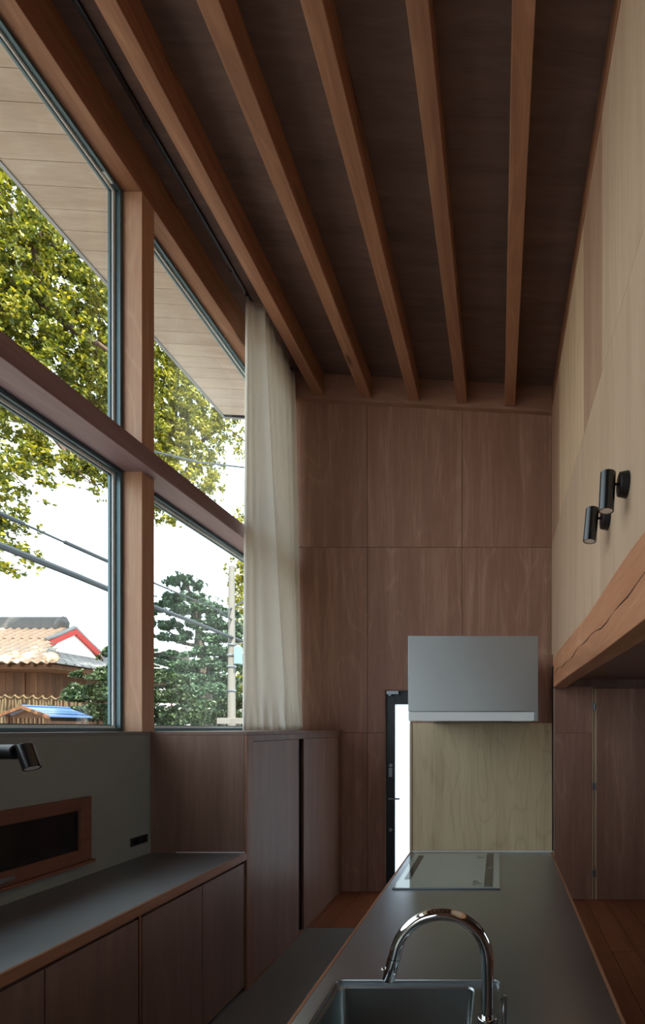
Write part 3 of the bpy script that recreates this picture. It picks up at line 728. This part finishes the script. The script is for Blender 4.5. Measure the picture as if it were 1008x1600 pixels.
# pine
tb4 = P(322, 1160, 19); tb4.z = -.3
clD = [C(287,912,19,28,14), C(278,930,19,21,12), C(300,925,19,19,13), C(270,948,19,26,12), C(305,950,19,43,16), C(340,968,19.2,33,21), C(355,985,19.3,26,32), C(320,978,19,31,16), C(262,985,19,28,13), C(252,972,19,19,18),
       C(290,995,19,26,13), C(345,1010,19.2,33,29), C(330,1040,19.1,40,29), C(270,1030,19,28,13), C(300,1038,19,31,21), C(355,1045,19.3,21,33)]
brD = [([tb4, P(322,1100,19), P(318,1040,19), P(312,1000,19), P(308,950,19), P(292,915,19)], .30, .05), ([P(314,1010,19), P(285,1005,19), P(262,985,19)], .09, .03), ([P(316,1020,19), P(345,1000,19.1)], .07, .03), ([P(309,955,19), P(280,945,19)], .06, .02), ([P(318,1045,19), P(280,1030,19)], .07, .02)]
tree('pine_tree', 'layered dark pine tree behind the cables', tb4, clD, 26000, .16, M['leaf_pine'], 14, brD, group='trees beyond the window', flat=.9)
# shrubs
def shrub(lab, clumps, n, seed, mat='leaf_dark', size=.11):
    b = clumps[0][0].copy(); b.z = -.3
    top = clumps[0][0]
    tree('evergreen_shrub', lab, b, clumps, n, size, M[mat], seed, [([b, (b + top)/2 + Vector((.05, 0, 0)), top], .07, .02)], 'shrub', 'evergreen shrubs outside')
shrub('dark bushy evergreen shrub in front of the shrine corner', [C(152,1100,11.5,40,52), C(125,1125,11.2,24,28), C(172,1060,11.8,20,34), C(165,1140,11.5,40,40), C(178,1030,12,14,22,.6), C(140,1062,11.5,16,14,.6)], 24000, 21)
shrub('dark bushy shrub right of the window post', [C(268,1095,13.5,34,48), C(250,1070,13.4,20,30), C(290,1120,13.6,30,34), C(262,1140,13.5,40,30)], 20000, 22)
shrub('grey green shrub at the foot of the pine', [C(328,1110,17.2,30,36), C(338,1095,17.2,20,30), C(310,1080,17.2,24,24)], 14000, 23, 'leaf_pine')

shrub('dark low hedge shrub behind the street barrier', [C(372,1112,15.6,20,32), C(345,1120,15.6,24,24), C(388,1105,15.8,16,36)], 12000, 24)
shrub('tall dark evergreen shrub filling the gap under the pine', [C(300,1075,21.5,36,34), C(345,1085,21.5,34,34), C(262,1060,21.5,30,30), C(300,1120,21.5,60,34)], 20000, 25, 'leaf_pine', .14)

# utility pole and wires
px0 = P(362, 1138, 14.8)
up = empty('utility_pole', (px0.x, px0.y, -.3), 'pale concrete utility pole with a box near the curtain', 'utility pole')
M['concrete'] = plain('pale concrete', lin('6b6964'), .8)
M['cable'] = plain('dark cable sheath', lin('242c31'), .6)
M['bluebox'] = plain('pale blue grey box', lin('6d8796'), .5)
MB().cyl((px0.x, px0.y, -.3), (px0.x, px0.y, EYE+(VY-885)*14.8/F), .13, .085, 16).build('pole', M['concrete'], up)
bx = P(372, 1024, 14.7)
box('transformer_box', M['bluebox'], up, bx.x-.09, bx.x+.09, 14.62, 14.8, bx.z-.27, bx.z+.27, .01)
MB().sweep([(px0.x, 14.8, bx.z+.3), (bx.x, 14.72, bx.z+.36), (bx.x+.35, 14.72, bx.z+.42)], .02, 8).build('bracket_arm', M['concrete'], up)
for q in (.33, .0, -.35, -1.1):
    MB().cyl((px0.x, 14.8, bx.z+q), (px0.x, 14.8, bx.z+q+.04), .135, .135, 16).build('band', M['steel_hw'], up)
def wire(lab, pts, r, name='overhead_cable', thick=None):
    o = MB().sweep(pts, r, 8).build(name, M['cable'], None, origin=pts[0], label=lab, cat='cable', group='overhead cables along the street')
    return o
def wp(x, y, X=-8.3):                          # the point above the street line where the cable is seen
    D = X * F / (x - VX); return P(x, y, D)
wire('thick bundled overhead cable crossing both lower windows', [Vector((-8.3, -6, 4.75)), wp(-60,830), wp(0,852), wp(60,876), wp(120,900), wp(180,925), wp(243,949), wp(310,975), wp(362,996), wp(384,1004), wp(420,1020)], [.065]*6+[.055]*5)
w2 = wire('thin overhead wire with dark sleeves above the thick cable', [Vector((-8.3, -6, 5.35)), wp(-60,780), wp(0,802), wp(60,829), wp(120,856), wp(178,881), wp(243,912), wp(300,936), wp(352,957), wp(362,950), wp(386,936)], .022)
for a, b in ((-10, 36), (102, 185)):
    MB().sweep([wp(a, 802+a*.445), wp(b, 802+b*.445)], .042, 8).build('sleeve', M['cable'], w2)
wire('thin high wire crossing the leaves between post and curtain', [Vector((-8.3, -6, 8.6)), wp(190,690), wp(243,706), wp(310,722), wp(386,731), wp(430,736)], .025)
wire('faint wire low beside the utility pole', [wp(330,948), wp(362,968), wp(386,984), wp(430,1006)], .02)

# shrine with irimoya roof
M['tile'] = plain('weathered clay roof tile', lin('c5a184'), .55, var=.35, nscale=2.5)
M['tilegrey'] = plain('grey roof tile', lin('8b8a88'), .5, var=.25, nscale=5)
M['ridgegrey'] = plain('dark ridge tile', lin('5c5a58'), .6, var=.3, nscale=6)
M['red'] = plain('vermilion bargeboard', lin('c8433c'), .5)
M['gable'] = plain('white plaster gable', lin('ece6dc'), .8)
M['oldwood'] = wood('weathered shrine boards', lin('422818'), lin('5a3a22'), lin('6f4d30'), 'Z', .7, .05, var=.35)
M['stick'] = plain('dry branch', lin('5e4d33'), .8, var=.2)
M['blueroof'] = plain('blue metal roof', lin('46618e'), .35, .2)
YF, XK, ZE = 13.0, -12.2, 3.41
YRg, ZRg, XG, YG0, YG1, ZG, YBk = 15.7, 4.93, -14.1, 14.75, 16.65, 4.02, 18.4
sh = empty('shrine_hall', (-18, 16.5, -.3), 'old wooden shrine hall with tiled roof and red gable', 'building')
def roofz(y):                                   # gently sagging front slope
    u = (y - YF) / (YRg - YF); return ZE + (ZRg - ZE) * (u*.82 + u*u*.18)
XL = -25
# roof body (front, back, hip skirt)
rv = [(XL, YF, ZE), (XK, YF, ZE), (XG, YG0, roofz(YG0)), (XG, YRg, ZRg-.02), (XL, YRg, ZRg-.02), (XL, YG0, roofz(YG0)),
      (XK, YBk, ZE), (XL, YBk, ZE), (XG, YG1, roofz(YG0)), (XL, YG1, roofz(YG0)), (XG, YG0, ZG), (XG, YG1, ZG)]
rf = MB().add(rv, [(0,1,2,5), (5,2,3,4), (1,6,11,10), (1,10,2), (6,8,11), (6,7,9,8), (8,9,4,3), (0,7,6,1), (10,11,8,3,2), (0,5,4,9,7)]).build('roof', M['tilegrey'], sh)
# tiles on the front slope, the ones in view singly
tm = MB()
for k in range(7):
    u = k/6; a = math.pi*(u-.5)
    pass
tv, tf = [], []
tw, tl = .27, .36
for j in range(2):
    for k in range(7):
        u = k/6; tv.append((u*tw - tw/2, j*tl, .035*math.cos(u*2*math.pi) + .03 - .012*j))
for j in range(2):
    for k in range(7):
        u = k/6; tv.append((u*tw - tw/2, j*tl, .035*math.cos(u*2*math.pi) - .012*j))
for k in range(6):
    tf += [(k, k+1, k+8, k+7), (k, k+14, k+15, k+1)]
tme = bpy.data.meshes.new('tile'); tme.from_pydata(tv, [], tf); tme.materials.append(M['tile'])
cnt = 0
rows = 10
for j in range(rows):
    y = YF - .06 + j * ((YRg-YF)/rows); ymid = y + .15
    slope = math.atan((roofz(y+.3) - roofz(y)) / .3)
    hip = XK + (XG - XK) * max(0, min(1, (y - YF) / (YG0 - YF))) if y < YG0 else XG
    x = hip - tw/2 - .02
    while x > -18.6 and cnt < 300:
        if VX + F*(x+.3)/y > -14:
            inst(tme, 'tile', rf, (x, y, roofz(y) + .012), (slope, 0, 0)); cnt += 1
        x -= tw
rest = MB()
for j in range(rows):
    y = YF - .06 + j * ((YRg-YF)/rows); z = roofz(y) + .012; z2 = roofz(y + .36) + .004
    x = -18.6
    while x > XL:
        v_ = [(x + k/6*tw - tw/2, yy, zz + .035*math.cos(k/6*2*math.pi) + .02) for yy, zz in ((y, z), (y+.36, z2)) for k in range(7)]
        rest.add(v_, [(k, k+1, k+8, k+7) for k in range(6)]); x -= tw
rest.build('far_tiles', M['tile'], sh, kind='stuff')
# hip-side tiles, joined
hb = MB()
for i in range(7):
    x = XK + .05 - i*.27
    z = ZE + (ZG - ZE) * (XK - x) / (XK - XG)
    ya = YF + (YG0 - YF) * (XK - x) / (XK - XG) + .1; yb = YBk - (YBk-YG1) * (XK - x) / (XK - XG)
    yy = ya
    while yy < yb:
        hb.prism([(x+.02, z+.05), (x+.02, z+.0), (x-.30, z+.10), (x-.30, z+.13)], yy, yy+.20, 'Y'); yy += .27
hb.build('hip_tiles', M['tilegrey'], sh, kind='stuff')
# ridge, hip ridge, verge
MB().box(XL, XG-.35, YRg-.16, YRg+.16, ZRg-.05, ZRg+.12).box(XL, XG-.35, YRg-.12, YRg+.12, ZRg+.12, ZRg+.26).cyl((XL, YRg, ZRg+.28), (XG-.35, YRg, ZRg+.28), .09).build('ridge', M['ridgegrey'], sh)
MB().sweep([(XG-.40, YRg, ZRg+.05), (XG-.30, YRg-.03, ZRg+.22), (XG-.28, YRg, ZRg+.36)], [.20, .17, .06], 10).build('ridge_end_tile', M['ridgegrey'], sh)
hp = [Vector((XK-.15, YF+.1, ZE+.12)), Vector((XK-.95, YF+.93, ZE+.12+.33))]
MB().sweep([hp[0], hp[0].lerp(hp[1], .5), hp[1]], .11, 10).build('hip_ridge', M['ridgegrey'], sh)
MB().cyl(hp[0] + Vector((.1, -.12, .02)), hp[0] + Vector((.0, 0, .02)), .15, .15, 14).build('round_end_tile', M['tile'], sh)
def barge(ya, za, yb, zb, wdt):
    dx = .12
    return MB().prism([(ya, za), (yb, zb), (yb, zb - wdt), (ya, za - wdt)], XG+.02, XG+dx, 'X')
za = ZRg - .04
barge(YRg, za, YG0-.02, za-.58, .17).build('bargeboard', M['red'], sh)
barge(YRg, za, YG1+.05, za-.66, .19).build('bargeboard', M['red'], sh)
for yb, q in ((YG0-.04, .58), (YG1+.08, .68)):
    MB().sweep([(XG+.05, YRg, za+.06), (XG+.05, (YRg+yb)/2, za+.05-q*.52), (XG+.05, yb, za+.05-q)], .06, 8).build('verge_tiles', M['tilegrey'], sh)
MB().prism([(YG0+.05, ZG+.02), (YG1-.05, ZG+.02), (YRg, za-.04)], XG-.02, XG+.03, 'X').build('gable_wall', M['gable'], sh)
# eaves and walls
MB().box(XL, XK-.15, YF+.15, YBk-.2, ZE-.16, ZE-.03).build('eaves', M['oldwood'], sh)
for k in range(14):
    x = XK - .3 - k*.36
    box('rafter', M['oldwood'], sh, x-.04, x+.04, YF+.05, YF+1.0, ZE-.10, ZE-.02, 0)
XWs = -13.4; YWs = 14.0
x = XWs
box('wall_core', M['dark'], sh, XL, XWs-.04, YWs+.03, 17.4, -.3, ZE-.16, 0)
while x > -16.6:
    box('wall_board', M['oldwood'], sh, x-.23, x-.004, YWs, YWs+.03, -.3, ZE-.16, .004); x -= .234
y = YWs
while y < 17.2:
    box('wall_board', M['oldwood'], sh, XWs-.04, XWs-.01, y, y+.23, -.3, ZE-.16, .004); y += .234
for x in (XWs, -14.0, -15.6):
    box('wall_post', M['oldwood'], sh, x-.07, x+.03, YWs-.04, YWs+.0, -.3, ZE-.16, .006)
box('wall_rail', M['oldwood'], sh, -17, XWs, YWs-.05, YWs-.002, 2.50, 2.60, .006)

# stick fence
sf = empty('stick_fence', (-12.6, 11.6, -.3), 'fence of crooked upright sticks below the shrine wall', 'fence')
Dq = 11.8
pts_top = []
for k in range(27):
    xx = -4 + k * 4.75; D = Dq
    zt_ = P(xx, 1086 + (2 if k % 3 else -2) + xx*.03, D).z; b = P(xx + random.uniform(-1.5, 1.5), 1112, D); tp = P(xx + random.uniform(-2, 2), 1090, D)
    MB().sweep([(b.x, D, .6), (b.x, D+random.uniform(-.02, .02), b.z), (tp.x, D, zt_)], [.024, .021, .016], 6).build('stick', M['stick'], sf)
    pts_top.append((tp.x, D-.02, zt_ - .03))
MB().sweep(pts_top, .018, 6).build('top_rail', M['stick'], sf)
MB().sweep([(P(-10,1112,Dq).x, Dq+.03, P(0,1112,Dq).z), (P(126,1112,Dq).x, Dq+.03, P(0,1112,Dq).z)], .03, 6).build('bottom_rail', M['stick'], sf)
for xx in (0, 62, 122):
    b = P(xx, 1112, Dq)
    MB().cyl((b.x, Dq+.06, -.3), (b.x, Dq+.06, b.z+.25), .04, .035, 8).build('fence_post', M['stick'], sf)

# small pavilion with blue roof
ya, yb = 9.5, 10.55
xa = -9.55; za = 2.045; zl = 1.86
pv = empty('small_shelter', (xa, 10, -.3), 'small wooden shelter with blue metal roof and lattice front', 'shelter')
for sgn in (-1, 1):
    MB().prism([(xa, za), (xa+sgn*.50, zl), (xa+sgn*.50, zl-.03), (xa, za-.03)], ya+.02, yb).build('roof_slope', M['blueroof'], pv)
    MB().prism([(xa, za+.012), (xa+sgn*.52, zl+.004), (xa+sgn*.52, zl-.06), (xa, za-.05)], ya-.03, ya+.018).build('bargeboard', M['oldwood'], pv)
    MB().box(xa+sgn*.40-.03, xa+sgn*.40+.03, ya+.08, ya+.14, -.3, zl).build('front_post', M['oldwood'], pv)
    MB().box(xa+sgn*.40-.03, xa+sgn*.40+.03, yb-.14, yb-.08, -.3, zl).build('rear_post', M['oldwood'], pv)
MB().cyl((xa, ya, za+.01), (xa, yb, za+.01), .02, .02, 8).build('ridge_cap', M['blueroof'], pv)
MB().prism([(xa-.42, zl-.05), (xa+.42, zl-.05), (xa, za-.06)], ya+.1, ya+.12).build('gable_board', M['oldwood'], pv)
MB().box(xa-.37, xa+.37, ya+.11, ya+.13, 1.30, 1.36).box(xa-.37, xa+.37, ya+.11, ya+.13, 1.58, 1.62).build('lattice_rail', M['oldwood'], pv)
for k in range(9):
    x = xa - .34 + k*.085
    box('lattice_bar', M['oldwood'], pv, x-.014, x+.014, ya+.105, ya+.135, 1.2, zl-.05, 0)
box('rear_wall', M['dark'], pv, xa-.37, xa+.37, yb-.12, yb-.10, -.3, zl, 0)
box('side_wall', M['oldwood'], pv, xa+.385, xa+.405, ya+.14, yb-.14, -.3, 1.75, 0)

# house roofs far away and a low street rail
def house(lab, x0, x1, y0, y1, ze, zr_, wallc):
    h = empty('house', ((x0+x1)/2, (y0+y1)/2, -.3), lab, 'building', 'distant houses')
    box('wall', wallc, h, x0, x1, y0, y1, -.3, ze, 0)
    ym = (y0+y1)/2
    MB().prism([(y0-.4, ze-.05), (ym, zr_), (y1+.4, ze-.05), (y1+.4, ze+.05), (ym, zr_+.12), (y0-.4, ze+.05)], x0-.4, x1+.4, 'X').build('roof', M['tilegrey'], h)
    for k in range(3):
        xx = x0 + (x1-x0)*(k+.5)/3
        box('window', M['darkglass'], h, xx-.4, xx+.4, y0-.03, y0, ze-1.3, ze-.4, 0)
a = P(322, 1062, 27); b = P(368, 1062, 27)
house('distant pale house with grey roof behind the utility pole', a.x, b.x+1.5, 27, 32, a.z, a.z+.55, M['gable'])
a = P(120, 1022, 30); b = P(215, 1022, 30)
house('distant house with long grey roof beside the shrine gable', a.x, b.x, 30, 36, a.z, a.z+.65, M['gable'])
a = P(340, 1126, 12.4); b = P(400, 1126, 12.4)
br = empty('street_barrier', ((a.x+b.x)/2, 12.4, -.3), 'low grey street barrier at the foot of the utility pole', 'barrier')
box('rail', M['concrete'], br, a.x, b.x, 12.36, 12.44, a.z-.09, a.z+.07, .01)
for xx in (a.x+.1, (a.x+b.x)/2, b.x-.1):
    box('barrier_post', M['concrete'], br, xx-.05, xx+.05, 12.44, 12.52, -.3, a.z+.02, .01)
